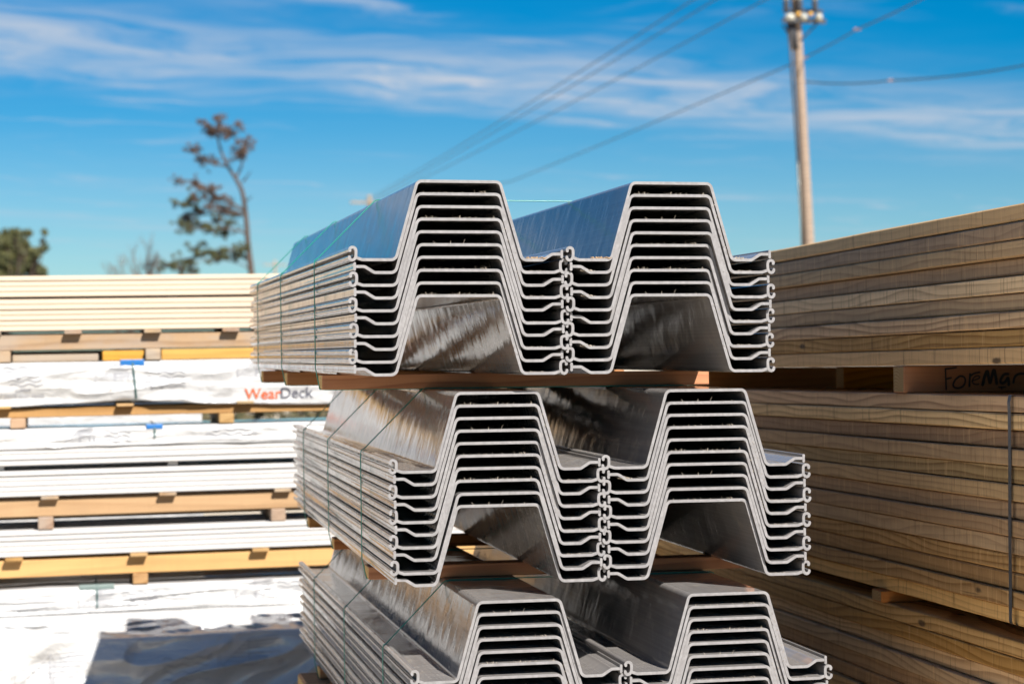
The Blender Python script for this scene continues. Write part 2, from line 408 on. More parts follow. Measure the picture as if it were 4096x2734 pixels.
def shavings(seed, amount):
    """torn vinyl slivers left hanging at the sawn edge"""
    rr = random.Random(seed); vs, fs = [], []
    def sliver(p, L, w, dirv):
        side = Vector((rr.uniform(-1, 1), rr.uniform(-1, 1), rr.uniform(-1, 1))).normalized()
        k = len(vs); mid = p + dirv*L*.5 + side*L*.25; tip = p + dirv*L*.8 + side*L*.6
        s2 = dirv.cross(side).normalized()*w
        vs.extend([p-s2, p+s2, mid+s2*.8, mid-s2*.8, tip]); fs.extend([(k, k+1, k+2, k+3), (k+3, k+2, k+4)])
    x0, x1 = FL+INS+.01, FL+INS+CW-.012
    dens = [rr.random()**2 for _ in range(9)]
    for i in range(int(62*amount)):
        u = rr.random()
        if rr.random() > dens[int(u*8.99)]+.15: continue
        sliver(Vector((x0+(x1-x0)*u, rr.uniform(-.001, .002), DEP+TH/2-.0006)), rr.uniform(.003, .008)*(2 if rr.random() < .06 else 1), rr.uniform(.0004, .0011), Vector((rr.uniform(-.6, .6), rr.uniform(-.6, .1), 1)).normalized())
    for i in range(int(45*amount)):
        u = rr.uniform(.0, .75); xx = FL+INS+CW+INS*u+.003; zz = DEP*(1-u)-.006
        sliver(Vector((xx+rr.choice((-.0042, .0042)), rr.uniform(-.001, .002), zz)), rr.uniform(.0025, .006), rr.uniform(.0004, .001), Vector((rr.uniform(-.4, 1), rr.uniform(-.8, 0), rr.uniform(-1, .6))).normalized())
    for i in range(int(50*amount)):
        sliver(Vector((XR+.01+rr.random()*.055, rr.uniform(.0, .004), TH/2-.0005)), rr.uniform(.0015, .004), rr.uniform(.0003, .0008), Vector((rr.uniform(-1, 1), rr.uniform(-.5, .5), .8)).normalized())
    return mesh_from('saw_shavings', vs, fs, M['shaving'])
SHAV = [shavings(s, a) for s, a in ((1, 1.0), (2, 1.3), (3, .7))]
def crumbs(seed, n, x0, x1, m):
    rr = random.Random(seed); bm = bmesh.new()
    for i in range(n):
        u = rr.gauss(.5, .2); s = rr.uniform(.0007, .0026)
        mt = Matrix.Translation((x0+(x1-x0)*u, rr.uniform(-.0012, .02), TH/2+abs(rr.gauss(0, .0022)))) @ Matrix.Rotation(rr.random()*6, 4, 'X') @ Matrix.Diagonal((s*rr.uniform(.6, 2), s, s*.8, 1))
        bmesh.ops.create_icosphere(bm, subdivisions=1, radius=1, matrix=mt)
    me = bpy.data.meshes.new('crumbs'); me.materials.append(m); bm.to_mesh(me); bm.free(); return me
CRUMB = [crumbs(11, 45, .02, .06, M['shaving']), crumbs(12, 60, .015, .085, M['soil'])]

TIERS = [(0.7642, 5.3553, 0.2598, 0.0), (0.8791, 5.4155, -0.3226, -0.0222), (0.9310, 5.3827, -0.8984, -0.0105)]
ORD = ['topmost', 'second down', 'third down', 'fourth down', 'fifth down', 'sixth down', 'seventh down', 'eighth down', 'ninth down', 'lowest']
TN = ['top', 'middle', 'lower']
COLN = ['column away from the timber', 'column beside the timber']
def tier_pt(t, x, y, z=0):
    x0, y0, z0, ty = TIERS[t]; c, s = math.cos(ty), math.sin(ty)
    return Vector((x0 + x*c - y*s, y0 + x*s + y*c, H + z0 + z))
rr = random.Random(5)
for t in range(3):
    for col in range(2):
        for k in range(10):
            mir = k % 2
            o = obj('sheet_pile', SM['body', mir], None, tier_pt(t, col*CG + rr.uniform(-.0017, .0017), rr.uniform(-.006, .009) + (.003 if mir else 0), -k*PZ), (0, rr.uniform(-.0013, .0013), TIERS[t][3] + rr.uniform(-.0006, .0006)))
            tag(o, f'grey vinyl sheet pile, {ORD[k]}, {COLN[col]}, {TN[t]} bundle', 'sheet pile', 'sheet piles stacked in three bundles')
            obj('hook_interlock', SM['hook', mir], o); obj('tee_interlock', SM['tee', mir], o)
            if mir or (t == 0 and k == 9):
                s = obj('saw_shavings', SHAV[(k//2+col+t) % 3], o); tag(s, kind='stuff')
            if t == 0 and col == 1 and k in (1, 3, 7) or (t == 1 and col == 1 and k == 1):
                s = obj('sawdust_crumbs', CRUMB[0], o, (0, 0, 0)); tag(s, kind='stuff')
            if t == 0 and k == 0 and col == 0:
                s = obj('soil_crumbs', CRUMB[1], o, (XR-.01, 0, 0)); tag(s, kind='stuff')
            if t == 0 and k == 0 and col == 1:
                s = obj('soil_crumbs', CRUMB[1], o, (0.03, 0, 0)); tag(s, kind='stuff')
                s = obj('soil_crumbs', CRUMB[0], o, (XR-.02, 0, 0)); tag(s, kind='stuff')

# dunnage boards and green strapping wires
BAND_Y = [(0.70, 1.69, 2.58), (0.57, 1.53, 2.44), (0.48, 1.41, 2.35)]
GAPS = []
BN = ['front', 'middle', 'rear']
for t in range(3):
    zb = -9*PZ - TH/2                                     # underside of bundle t
    if t < 2: gap = (TIERS[t][2]+zb) - (TIERS[t+1][2]+DEP+TH/2) - 0.001
    else: gap = 0.040
    GAPS.append(gap)
    for j, by in enumerate(BAND_Y[t]):
        x0d, x1d = -0.008, (1.229, 1.217, 1.22)[t]
        me = box_mesh('dunnage_board', x1d-x0d, 0.089, gap, M['dunnage'], 0.0025, (0, 0, 0), M['dunnage_end'])
        p = tier_pt(t, (x0d+x1d)/2, by+0.045, zb-gap-0.0003)
        o = obj('dunnage_board', me, None, p, (0, 0, TIERS[t][3]))
        tag(o, f'brown softwood dunnage board, {BN[j]} of three under the {TN[t]} sheet pile bundle', 'dunnage board', 'dunnage boards under the bundles')
        # wire loop
        e = 0.0016; yy = by + 0.040
        loop = [(x0d-e, zb-gap), (-0.0215-e, zb+0.02), (-0.0230-e, 0.020), (-0.0205-e, 0.034), (-0.0120, 0.0385+e),
                (FL+INS-.010, DEP-.004+e), (FL+INS-.002, DEP+TH/2-.002+e), (FL+INS+.008, DEP+TH/2+e), (FL+INS+CW-.008, DEP+TH/2+e), (CG+FL+INS+.008, DEP+TH/2+e),
                (CG+FL+INS+CW-.008, DEP+TH/2+e), (CG+FL+INS+CW+.004, DEP+e), (CG+XR+.1125+.005, 0.030+e), (CG+XR+.1125+.0225, -.012), (CG+XR+.1125+.0225, zb+.03),
                (CG+XR+.1125+.006, zb-.003), (x1d-.03, zb-gap-e), (x0d+.02, zb-gap-e), (x0d-e, zb-gap)]
        rw = random.Random(t*3+j)
        me = tube_mesh('strapping_wire', [tier_pt(t, a, yy+rw.uniform(-.004, .004), b) - tier_pt(t, 0, 0, 0) for a, b in loop], 0.0017, M['wire'], 6)
        o = obj('strapping_wire', me, None, tier_pt(t, 0, 0, 0))
        tag(o, f'thin green strapping wire tied over the {TN[t]} bundle above its {BN[j]} dunnage board', 'strapping wire', 'wires binding the bundles')
# heavy beams that carry the lowest bundle
zt = H + TIERS[2][2] - 9*PZ - TH/2 - GAPS[2] - 0.001
beam = box_mesh('bearer_beam', 1.35, 0.3, zt/2-.002, M['dunnage'], 0.008, (0, 0, 0), M['dunnage_end'])
for j, by in enumerate(BAND_Y[2]):
    for lv in range(2):
        p = tier_pt(2, 0.60, by+0.045); p.z = lv*(zt/2)
        o = obj('bearer_beam', beam, None, p, (0, 0, TIERS[2][3]))
        tag(o, f'heavy timber bearer beam, {("lower", "upper")[lv]} of the {BN[j]} pair under the sheet piles', 'beam', 'bearer beams under the stack')

# ------------------------------------------------------------------ timber stack on the right
TO = Vector((2.6262, 5.1489, 0)); TU = Vector((0.02066, 0.99974, -0.00942)).normalized()
TN_ = Vector((TU.y, -TU.x, 0)).normalized()               # into the stack
T_ROT = (0, math.asin(0.00942), math.atan2(TU.y, TU.x))
PT = 0.0507; PL = 4.9; PW = 0.286; S0 = -0.35
def plank_mesh(seed):
    rg = random.Random(seed); n = 16; c = rg.uniform(.0022, .0045); vs, fs, mi = [], [], []
    bow = rg.uniform(-.003, .003)
    for i in range(n+1):
        x = -PL/2 + PL*i/n; u = i/n
        w = PW/2 + .0025*mnoise.noise(Vector((x*1.3, seed*3.1, 0))); wob = bow*math.sin(u*math.pi)
        zt_ = PT - .0020 - abs(.0034*mnoise.noise(Vector((x*1.1, seed*5.3, 2)))); zb_ = abs(.0016*mnoise.noise(Vector((x*1.2, seed*7.7, 4))))
        for y, z in ((-w+c, zb_), (w-c, zb_), (w, zb_+c), (w, zt_-c), (w-c, zt_), (-w+c, zt_), (-w, zt_-c), (-w, zb_+c)): vs.append((x, y+wob, z))
    for i in range(n):
        for k in range(8):
            k2 = (k+1) % 8; fs.append((i*8+k, (i+1)*8+k, (i+1)*8+k2, i*8+k2)); mi.append(0)
    fs.append(tuple(range(8))); mi.append(1); fs.append(tuple(n*8+k for k in range(8))[::-1]); mi.append(1)
    me = mesh_from('plank', vs, fs, [M['timber'], M['timber_end']], False, mi)
    bm = bmesh.new(); bm.from_mesh(me); bmesh.ops.recalc_face_normals(bm, faces=bm.faces); bm.to_mesh(me); bm.free(); return me
plank_meshes = [plank_mesh(k) for k in range(8)]
def tpos(s, n, z): return TO + TU*s + TN_*n + Vector((0, 0, z+H))
rt = random.Random(21)
def bundle(name, ztop, rows, cols, label):
    root = empty('timber_bundle', tpos(S0+PL/2, 0, ztop-rows*PT), T_ROT)
    tag(root, label, 'timber bundle', 'bundles of treated planks')
    for r_ in range(rows):
        for c_ in range(cols):
            o = obj('plank', plank_meshes[rt.randrange(8)], root)
            jit = abs(rt.gauss(0, .010)) if c_ == 0 else rt.uniform(0, .006)
            o.location = (rt.uniform(-.02, .02), -(c_*(PW+.003) + PW/2 + jit), (rows-1-r_)*PT + rt.uniform(0, .0008))
            o.rotation_euler = (rt.uniform(-.002, .002), 0, rt.uniform(-.0012, .0012) + (math.pi if rt.random() < .5 else 0))
    return root
b1 = bundle('t', 0.4162, 9, 4, 'bundle of nine courses of treated planks on top of the timber stack')
b2 = bundle('t', -0.1285, 13, 4, 'steel-strapped middle bundle of greenish treated planks in the timber stack')
zl = -0.1285 - 13*PT - 0.040
nlow = int((zl + H - 0.09)/PT)
b3 = bundle('t', zl, nlow, 4, 'lowest bundle of treated planks, its top course half in shadow')
# bearers between the bundles (run into the stack)
def bearer(s, z, h, w, label, protr=0.0, name='timber_bearer', L=1.16, face=None):
    me = box_mesh(name, L, w, h-.001, M['dunnage'], .003, (L/2, 0, 0), M['timber_end'])
    p = tpos(s, -protr, z); p.z += 0
    o = obj(name, me, None, p, (0, 0, math.atan2(TN_.y, TN_.x)))
    tag(o, label, 'bearer', 'bearers between the timber bundles'); return o
fb = at_depth(3612, 1520, 6.455)
s_front = (fb.y - TO.y)/TU.y + .0445
zgap = lambda s: TU.z*s
note = bearer(s_front, -0.1285+.0005, 0.0872, 0.089, 'square wooden bearer with handwritten black lettering between the timber bundles', 0.0)
for s, h in ((S0+.12, 0), (2.35, 0), (3.3, 0)):
    bearer(s, -0.1285+.0005, 0.0872, 0.089, protr=(-.34 if s == 2.35 else 0), label={S0+.12: 'square bearer under the near end of the upper timber bundle', 2.35: 'square bearer behind the lettered one under the upper timber bundle', 3.3: 'square bearer at the far end of the upper timber bundle'}[s])
for s, nm in ((-.2, 'near'), (1.10, 'centre'), (3.1, 'far')):
    bearer(s, zl+.0005, 0.039, 0.085, f'thin dark wooden bearer at the {nm} under the strapped middle timber bundle', 0.012)
for s, nm in ((-.1, 'near'), (1.3, 'centre'), (3.1, 'far')):
    zz_ = zl - nlow*PT
    bearer(s, -H+.03 , zz_+H-.031, 0.09, f'ground bearer at the {nm} part of the timber stack')
# handwriting on the front face of the lettered bearer
def handwriting():
    nf = Vector((-TU.x, -TU.y, 0)).normalized(); p0 = note.location + nf*(.0445+.0016)
    def P(x, y):
        r = ray(3500+x*.2551, 1400+y*.2551); return CAM + r*((p0-CAM).dot(nf)/r.dot(nf))
    strokes = [
        ([(1105, 290), (1110, 450), (1117, 615)], 9), ([(1105, 292), (1190, 283), (1275, 272)], 9), ([(1110, 452), (1195, 430)], 9),
        ([(1330, 405), (1260, 455), (1218, 540), (1245, 588), (1330, 596), (1405, 545), (1422, 450), (1380, 405), (1330, 405)], 10),
        ([(1492, 372), (1484, 470), (1480, 562)], 11), ([(1490, 410), (1550, 360), (1640, 345)], 10),
        ([(1520, 482), (1640, 440), (1646, 400), (1580, 400), (1530, 450), (1526, 512), (1580, 540), (1630, 530)], 7),
        ([(1688, 540), (1715, 420), (1762, 300), (1775, 400), (1800, 508)], 17), ([(1808, 508), (1838, 390), (1865, 282), (1892, 400), (1908, 522)], 17),
        ([(2090, 372), (2020, 372), (1962, 468), (1975, 520), (2045, 505), (2092, 400), (2098, 540)], 15),
        ([(2172, 505), (2182, 425), (2235, 372), (2335, 362), (2420, 400), (2440, 560)], 13),
        ([(1940, 580), (2045, 576)], 7), ([(1985, 575), (1988, 606)], 8)]
    vs, fs = [], []
    for pts, w in strokes:
        line = [P(x, y) for x, y in pts]
        # smooth
        for _ in range(2):
            o = [line[0]]
            for a, b in zip(line, line[1:]): o += [a*.75+b*.25, a*.25+b*.75]
            o.append(line[-1]); line = o
        hw = w*.2551*6.2/FPX*1.6
        base = len(vs); n = len(line)
        for i, p in enumerate(line):
            d = (line[min(i+1, n-1)]-line[max(i-1, 0)]); d.y = 0; d.normalize(); nn = Vector((-d.z, 0, d.x))
            vs += [p+nn*hw, p-nn*hw]
        for i in range(n-1): fs.append((base+2*i, base+2*i+1, base+2*i+3, base+2*i+2))
        for cpt in (line[0], line[-1]):
            k = len(vs); vs += [cpt+Vector((hw*math.cos(a*math.pi/4), .0003, hw*math.sin(a*math.pi/4))) for a in range(8)]; fs.append(tuple(range(k, k+8)))
    me = mesh_from('handwriting', [Vector(v)-note.location for v in vs], fs, M['marker'])
    o = obj('handwriting', me, note); o.rotation_euler = (0, 0, -note.rotation_euler.z)
    o['label'] = 'black marker handwriting reading FoReMan'
handwriting()
# steel strap round the middle bundle
def steel_strap():
    p0 = at_depth(4040, 1600, 5.69); s = (p0.y-TO.y)/TU.y
    hw = .0095; vs, fs = [], []
    prof = [(.30, .0012), (.02, .0015), (-.001, .0006), (-.006, -.02), (-.004, -.055), (-.0035, -.2), (-.0045, -.4), (-.0035, -.55), (-.004, -.645), (-.0015, -13*PT+.006), (.02, -13*PT-.001), (.3, -13*PT-.001)]
    for n_, z in prof:
        sh = -.012*z if z < 0 else 0
        for q in (-hw, hw): vs.append(tpos(s+q+sh, n_, -.1285+z))
    for i in range(len(prof)-1): fs.append((2*i, 2*i+1, 2*i+3, 2*i+2))
    me = mesh_from('steel_strap', [v-b2.location for v in vs], fs, M['steel'])
    o = obj('steel_strap', me, b2); o.matrix_parent_inverse = Matrix.Identity(4)
    o.matrix_basis = Matrix.Translation((0, 0, 0))
    o.rotation_mode = 'QUATERNION'; o.rotation_quaternion = b2.rotation_euler.to_quaternion().inverted()
    md = o.modifiers.new('thickness', 'SOLIDIFY'); md.thickness = 0.0009
steel_strap()

# ------------------------------------------------------------------ packs of decking on pallets, left
YL = 10.2; TILT = -0.009
def lpos(x, y, z):
    return Vector((x, YL+y, H + z + 0.009*x))
L_ROT = (0, TILT, 0)
XA, XB = -2.35, 2.53; XM = (XA+XB)/2; LX = XB-XA
zx = lambda v: -0.3286 + 0.000716*v                      # zoom px -> metres along the stack
rl = random.Random(3)
def pack(label, zb, rows, th, m, cols=4, gaps=(), bw=.14, sink=0.0):
    root = empty('board_pack', lpos(XM, 0, zb), L_ROT)
    tag(root, label, 'board pack', 'packs of boards on pallets')
    mes = [box_mesh('board', LX, bw, t-.0012, m, .0035, segs=2) for t in th]
    z = 0
    for r_ in range(rows):
        for c_ in range(cols):
            o = obj('board', mes[r_ % len(mes)], root)
            o.location = (rl.uniform(-.03, .03), bw/2 + c_*(bw+.004) + (rl.uniform(-.006, .007) if c_ == 0 else 0), z)
            o.rotation_euler = (0, 0, rl.uniform(-.0012, .0012))
        z += th[r_ % len(th)]
        if r_ in gaps:
            for q in range(6):
                st = obj('spacer_strip', spacer, root); st.location = (-LX/2 + .25 + q*(LX-.5)/5, .32, z)
            z += gaps[r_]
    return root, z
def pallet(label, zb, zt, deck_x, foot_x, m, deck_t=.017, foot_h=.06, foot_m=None, fw=.075, low=True, deck_m=None):
    root = empty('pallet', lpos(XM, 0, zb), L_ROT); tag(root, label, 'pallet', 'long pallets under the packs')
    hgt = zt-zb; bh = hgt-foot_h-deck_t
    bm_ = box_mesh('bearer', LX-.1, .045, bh-.001, m, .003, segs=1)
    for y in (.045, .35, .60):
        o = obj('bearer', bm_, root); o.location = (rl.uniform(-.02, .02), y, foot_h)
    dk = box_mesh('deck_board', .66, .085, deck_t-.0006, deck_m or m, .002); ft = box_mesh('foot_block', .66, fw, foot_h-.001, foot_m or m, .004)
    for x in deck_x:
        o = obj('deck_board', dk, root); o.location = (x-XM, .31+rl.uniform(-.008, .004), foot_h+bh); o.rotation_euler = (0, 0, math.pi/2)
    o = obj('rear_deck_board', box_mesh('rear_deck_board', LX-.06, .05, deck_t-.002, m, .002), root); o.location = (0, .66, foot_h+bh)
    if low:
        o = obj('rear_bottom_board', box_mesh('rear_bottom_board', LX-.06, .03, foot_h-.002, m, .002), root); o.location = (0, .68, 0)
    for x in foot_x:
        o = obj('foot_block', ft, root); o.location = (x-XM, .325+rl.uniform(-.006, .006), 0); o.rotation_euler = (0, 0, math.pi/2)
    return root
def series(x0, step): 
    k0 = math.ceil((XA+.1-x0)/step); out = []
    x = x0+k0*step
    while x < XB-.05: out.append(x); x += step
    return out
spacer = box_mesh('spacer_strip', .05, .5, .0105, M['white'], .001)
# levels, metres relative to the eye
pack('tall pack of cream boards, topmost on the left-hand stack', .138, 10, [.0265], M['beige'], gaps={5: .0105})
pallet('weathered grey pallet under the cream boards', -.0175, .1375, series(zx(497), .392), series(zx(1045), .735), M['pallet_grey'], .0175, .059)

# wrapped packs -------------------------------------------------------
def wrap_mesh(x0, x1, ztop, bot, depth, foldamp, seed, bulge=None, nx=420, nz=30, flat=None):
    """plastic film round a pack; bot(x) gives the hanging bottom edge; returns mesh + front function"""
    def fy(x, u):
        n1 = mnoise.noise(Vector((x*1.6, u*1.2, seed))); n2 = mnoise.noise(Vector((x*5+u*2.5, u*2.2-x*1.5, seed+9)))
        n3 = mnoise.noise(Vector((x*2.2-u*3, u*4.0, seed+21)))
        n4 = (1-abs(mnoise.noise(Vector((x*2.3+u*1.9, u*1.6-x*.8, seed+33)))))**5
        y = -foldamp*(.6*n1 + .35*abs(n2)*1.6 + .45*n3 + .7*n4)*min(1, u*4+.15)
        if flat and flat[0] < x < flat[1]: y *= .25
        if bulge: y += bulge(x, u)
        return y
    vs, fs = [], []
    cols = []
    for i in range(nx+1):
        x = x0+(x1-x0)*i/nx; row = []
        zb_ = bot(x)
        row += [(x, depth, zb_), (x, depth, ztop), (x, depth*.5, ztop+.004*mnoise.noise(Vector((x*3, .5, seed)))), (x, .03, ztop+.003*mnoise.noise(Vector((x*4, 0, seed)))), (x, .008, ztop-.003)]
        for j in range(nz+1):
            u = j/nz; row.append((x, fy(x, u), ztop-.008 + (zb_-ztop+.008)*u))
        row.append((x, .03, zb_-.004)); cols.append(row)
    m_ = len(cols[0])
    for row in cols: vs += row
    for i in range(nx):
        for j in range(m_-1):
            a = i*m_+j; fs.append((a, a+1, a+m_+1, a+m_))
    for e in (0, nx):
        f = tuple(e*m_+j for j in range(m_)); fs.append(f if e else f[::-1])
    return vs, fs, fy
def lerp_tab(tab):
    def f(x):
        if x <= tab[0][0]: return tab[0][1]
        for (a, b), (c, d) in zip(tab, tab[1:]):
            if x <= c:
                u = (x-a)/(c-a); u = u*u*(3-2*u); return b+(d-b)*u
        return tab[-1][1]
    return f
def strip(vs, fs, pts, w, fwd_y):
    """flat printed line on the film, pts are (x,z) and fwd_y(x,z) is the film's y"""
    base = len(vs); n = len(pts)
    for i, (x, z) in enumerate(pts):
        dx = pts[min(i+1, n-1)][0]-pts[max(i-1, 0)][0]; dz = pts[min(i+1, n-1)][1]-pts[max(i-1, 0)][1]
        L = math.hypot(dx, dz) or 1; nx_, nz_ = -dz/L*w/2, dx/L*w/2
        for s in (1, -1): X, Z = x+nx_*s, z+nz_*s; vs.append((X, fwd_y(X, Z)-.0035, Z))
    for i in range(n-1): fs.append((base+2*i, base+2*i+1, base+2*i+3, base+2*i+2))
def waves(vs, fs, x, z, w, rows, dz, f, amp=.006, th=.004, wl=.075, skew=.0):
    for r_ in range(rows):
        pts = [(x+skew*r_+w*k/40, z-dz*r_+amp*math.sin((w*k/40)/wl*2*math.pi)) for k in range(41)]
        strip(vs, fs, pts, th, f)
def deck_sketch(vs, fs, x, z, s, f, th=.0022):
    """line drawing of a deck with steps and posts"""
    L = lambda pts: strip(vs, fs, [(x+a*s, z+b*s) for a, b in pts], th, f)
    L([(0, 0), (.5, .45)]); L([(.5, .45), (.5, .1)]); L([(.5, .45), (1, .5)])
    for k in range(7): L([(.08+.06*k, .05+.06*k), (.75+.035*k, .02+.07*k)])
    for a in (0, .5, .85, 1): L([(a, .0), (a, .22), (a+.04, .22), (a+.04, 0)])
    for k in range(4): L([(.5, .12+.09*k), (1, .14+.1*k)])
def wrapped(label, x0, x1, ztop, zbot_ref, bot, depth, amp, seed, bulge=None, group='packs wrapped in white film', nz=30, flat=None):
    root_loc = lpos(0, 0, 0)
    vs, fs, fy = wrap_mesh(x0, x1, ztop, bot, depth, amp, seed, bulge, nz=nz, flat=flat)
    me = mesh_from('wrapped_pack', vs, fs, M['wrap'], True)
    o = obj('wrapped_pack', me, None, root_loc, L_ROT); tag(o, label, 'wrapped pack', group)
    def front(x, z):
        u = (ztop-.008-z)/max(1e-4, (ztop-.008-bot(x))); return fy(x, min(1, max(0, u)))
    return o, front
class Prints:
    """each printed motif on a film is a part of its own"""
    def __init__(s, parent, m): s.p = parent; s.m = m
    def waves(s, *a, **k):
        v, f = [], []; waves(v, f, *a, **k); o = obj('printed_waves', mesh_from('printed_waves', v, f, s.m), s.p); return o
    def sketch(s, *a, **k):
        v, f = [], []; deck_sketch(v, f, *a, **k); o = obj('printed_deck_drawing', mesh_from('printed_deck_drawing', v, f, s.m), s.p); return o
def print_part(name, parent, vs, fs, m, label=None):
    o = obj(name, mesh_from(name, vs, fs, m), parent)
    if label: o['label'] = label
    return o
def text_part(parent, txt, x, z, size, m, front, label, name='printed_lettering', slope=0.0, bold=0.0):
    cu = bpy.data.curves.new(name, 'FONT'); cu.body = txt; cu.size = size; cu.extrude = 0; cu.offset = bold
    tmp = bpy.data.objects.new('tmp', cu); C.objects.link(tmp)
    dg = bpy.context.evaluated_depsgraph_get(); me = bpy.data.meshes.new_from_object(tmp.evaluated_get(dg))
    bpy.data.objects.remove(tmp)
    for v in me.vertices:
        X, Z = x+v.co.x, z+v.co.y+slope*v.co.x; v.co = (X, front(X, Z)-.0045, Z)
    me.materials.clear(); me.materials.append(m); me.name = name
    o = obj(name, me, parent); o['label'] = label; return o
def strap_part(parent, x, ztop, zbot, front, w, m, prot_w, prot_h, pm, dx=.0):
    n = 14; vs, fs = [], []
    for i in range(n+1):
        z = ztop+.004+(zbot-ztop-.004)*i/n; xx = x+dx*i/n
        for s in (-1, 1): vs.append((xx+s*w/2, front(xx, min(z, ztop-.01))-.006-(.0 if i else 0), z))
    vs += [(x-w/2, .5, ztop+.008), (x+w/2, .5, ztop+.008)]
    for i in range(n): fs.append((2*i, 2*i+1, 2*i+3, 2*i+2))
    fs.append((0, 1, 2*n+3, 2*n+2))
    o = obj('strap', mesh_from('strap', vs, fs, m), parent)
    y = front(x, ztop-.012)
    pvs, pfs = [], []
    prof = [(.06, ztop+.006), (y-.004, ztop+.006), (y-.006, ztop+.002), (y-.006, ztop-prot_h), (y-.0035, ztop-prot_h), (y-.0035, ztop+.0035), (.06, ztop+.0035)]
    for xx in (x-prot_w/2, x+prot_w/2): pvs += [(xx, a, b) for a, b in prof]
    n2 = len(prof)
    for k in range(n2): k2 = (k+1) % n2; pfs.append((k, k2, n2+k2, n2+k))
    pfs.append(tuple(range(n2))); pfs.append(tuple(range(n2, 2*n2))[::-1])
    obj('corner_protector', mesh_from('corner_protector', pvs, pfs, pm), parent)

# W1: the printed wrap
w1bot = lerp_tab([(XA, -.24), (zx(0), -.238), (zx(450), -.226), (zx(900), -.214), (zx(1150), -.226), (zx(1500), -.243), (zx(2200), -.256), (XB, -.24)])
W1, w1f = wrapped('white film-wrapped pack printed with wavy lines and orange and charcoal lettering', XA, XB, -.0185, -.21, w1bot, .62, .024, 4.0, flat=(.82, 1.32))
pr = Prints(W1, M['ink_grey'])
pr.waves(zx(20), -.045, .16, 5, .021, w1f, skew=.008)
pr.waves(zx(985), -.055, .20, 5, .024, w1f)
pr.waves(zx(985)+1.05, -.055, .20, 5, .024, w1f)
pr.sketch(zx(640), -.12, .19, w1f); pr.sketch(zx(1630), -.11, .19, w1f); pr.sketch(-.95, -.12, .19, w1f)
pr.waves(-.9, -.05, .2, 5, .022, w1f)
tz = (at_y(1080, 1593, YL).z - H) - .009*zx(1880)
text_part(W1, 'Wear', zx(1683), tz, .078, M['ink_red'], w1f, 'orange-red printed word Wear', bold=.0008)
text_part(W1, 'Deck', zx(1932), tz+.001, .078, M['ink_dark'], w1f, 'charcoal printed word Deck', bold=.0008, slope=.01)
tz2 = (at_y(62, 1567, YL).z - H) - .009*zx(100)
text_part(W1, 'LUMBER', zx(100), tz2, .021, M['ink_dark'], w1f, 'small grey printed line of capitals')
text_part(W1, 'l you\'ll ever need.', zx(0), tz2-.029, .030, M['ink_grey'], w1f, 'small grey printed slogan')
text_part(W1, 'Wear', zx(708), (at_y(430, 1562, YL).z-H)-.009*zx(750), .018, M['ink_red'], w1f, 'small orange-red printed mark')
strap_part(W1, zx(900), -.0185, -.21, w1f, .009, M['strap_green'], .118, .024, M['blue'], dx=zx(920)-zx(897))
# yellow boards lying on the wrapped pack behind the feet
yb = box_mesh('loose_yellow_board', 1.7, .09, .054, M['pallet_yellow'], .003)
o = obj('yellow_board', yb, None, lpos(zx(1105)+.85, .075, -.0165), L_ROT); tag(o, 'yellow board lying on the printed wrapped pack, long side towards the pile', 'board', 'yellow boards on the wrapped pack')
yb2 = box_mesh('loose_yellow_board', .205, .09, .052, M['pallet_yellow'], .003)
o = obj('yellow_board', yb2, None, lpos(zx(840), .078, -.0165), L_ROT); tag(o, 'short yellow board offcut lying on the printed wrapped pack', 'board', 'yellow boards on the wrapped pack')

bb = box_mesh('loose_board', .42, .09, .036, M['pallet_grey'], .003)
o = obj('weathered_board', bb, None, lpos(zx(375), .085, -.0165), L_ROT); tag(o, 'weathered grey-brown board lying on the printed wrapped pack beside the yellow offcut', 'board')
pallet('honey-brown pallet under the printed wrapped pack', -.3455, -.2325, series(zx(850), .6), series(zx(117), 1.03), M['pallet_tan'], .0145, .052, M['pallet_tan'], low=False)
# W2: boards with a film cap
g2z = -.556
wp, _z = pack('pack of white boards, its lower half just above the splintered pallet', -.684, 5, [.0256], M['white'])
pack('three courses of white boards under a film cap', -.5305, 3, [.0285], M['white'])
sp2 = box_mesh('spacer_strip', .05, .5, .0245, M['white'], .001)
for q in range(6):
    st = obj('spacer_strip', sp2, wp); st.location = (-LX/2+.3+q*(LX-.6)/5, .30, _z+.0002)
w2bot = lambda x: -.4455+.004*math.sin(x*3)
W2, w2f = wrapped('white film cap strapped over the white board pack, printed with faint waves', XA, XB, -.3462, -.44, w2bot, .60, .008, 12.0)
pr = Prints(W2, M['ink_grey'])
pr.waves(zx(700), -.375, .13, 3, .02, w2f); pr.waves(zx(1400), -.375, .26, 2, .024, w2f); pr.sketch(zx(430), -.42, .14, w2f)
strap_part(W2, zx(1046), -.3462, -.41, w2f, .009, M['strap_green'], .082, .016, M['blue'])

pallet('pale pallet with a splintered front bearer below the white boards', -.8515, -.6845, series(zx(330), .58), series(zx(300), 1.158), M['pallet_tan'], .0165, .064, M['pallet_grey'], deck_m=M['pallet_grey'])
pack('five courses of white boards between the splintered and the yellow pallet', -.983, 5, [.0262], M['white'])
pallet('bright yellow pallet above the crumpled film', -1.1425, -.9835, series(zx(85), .61), series(zx(945), 1.16), M['pallet_yellow'], .0175, .054, M['pallet_tan'], deck_m=M['pallet_tan'])
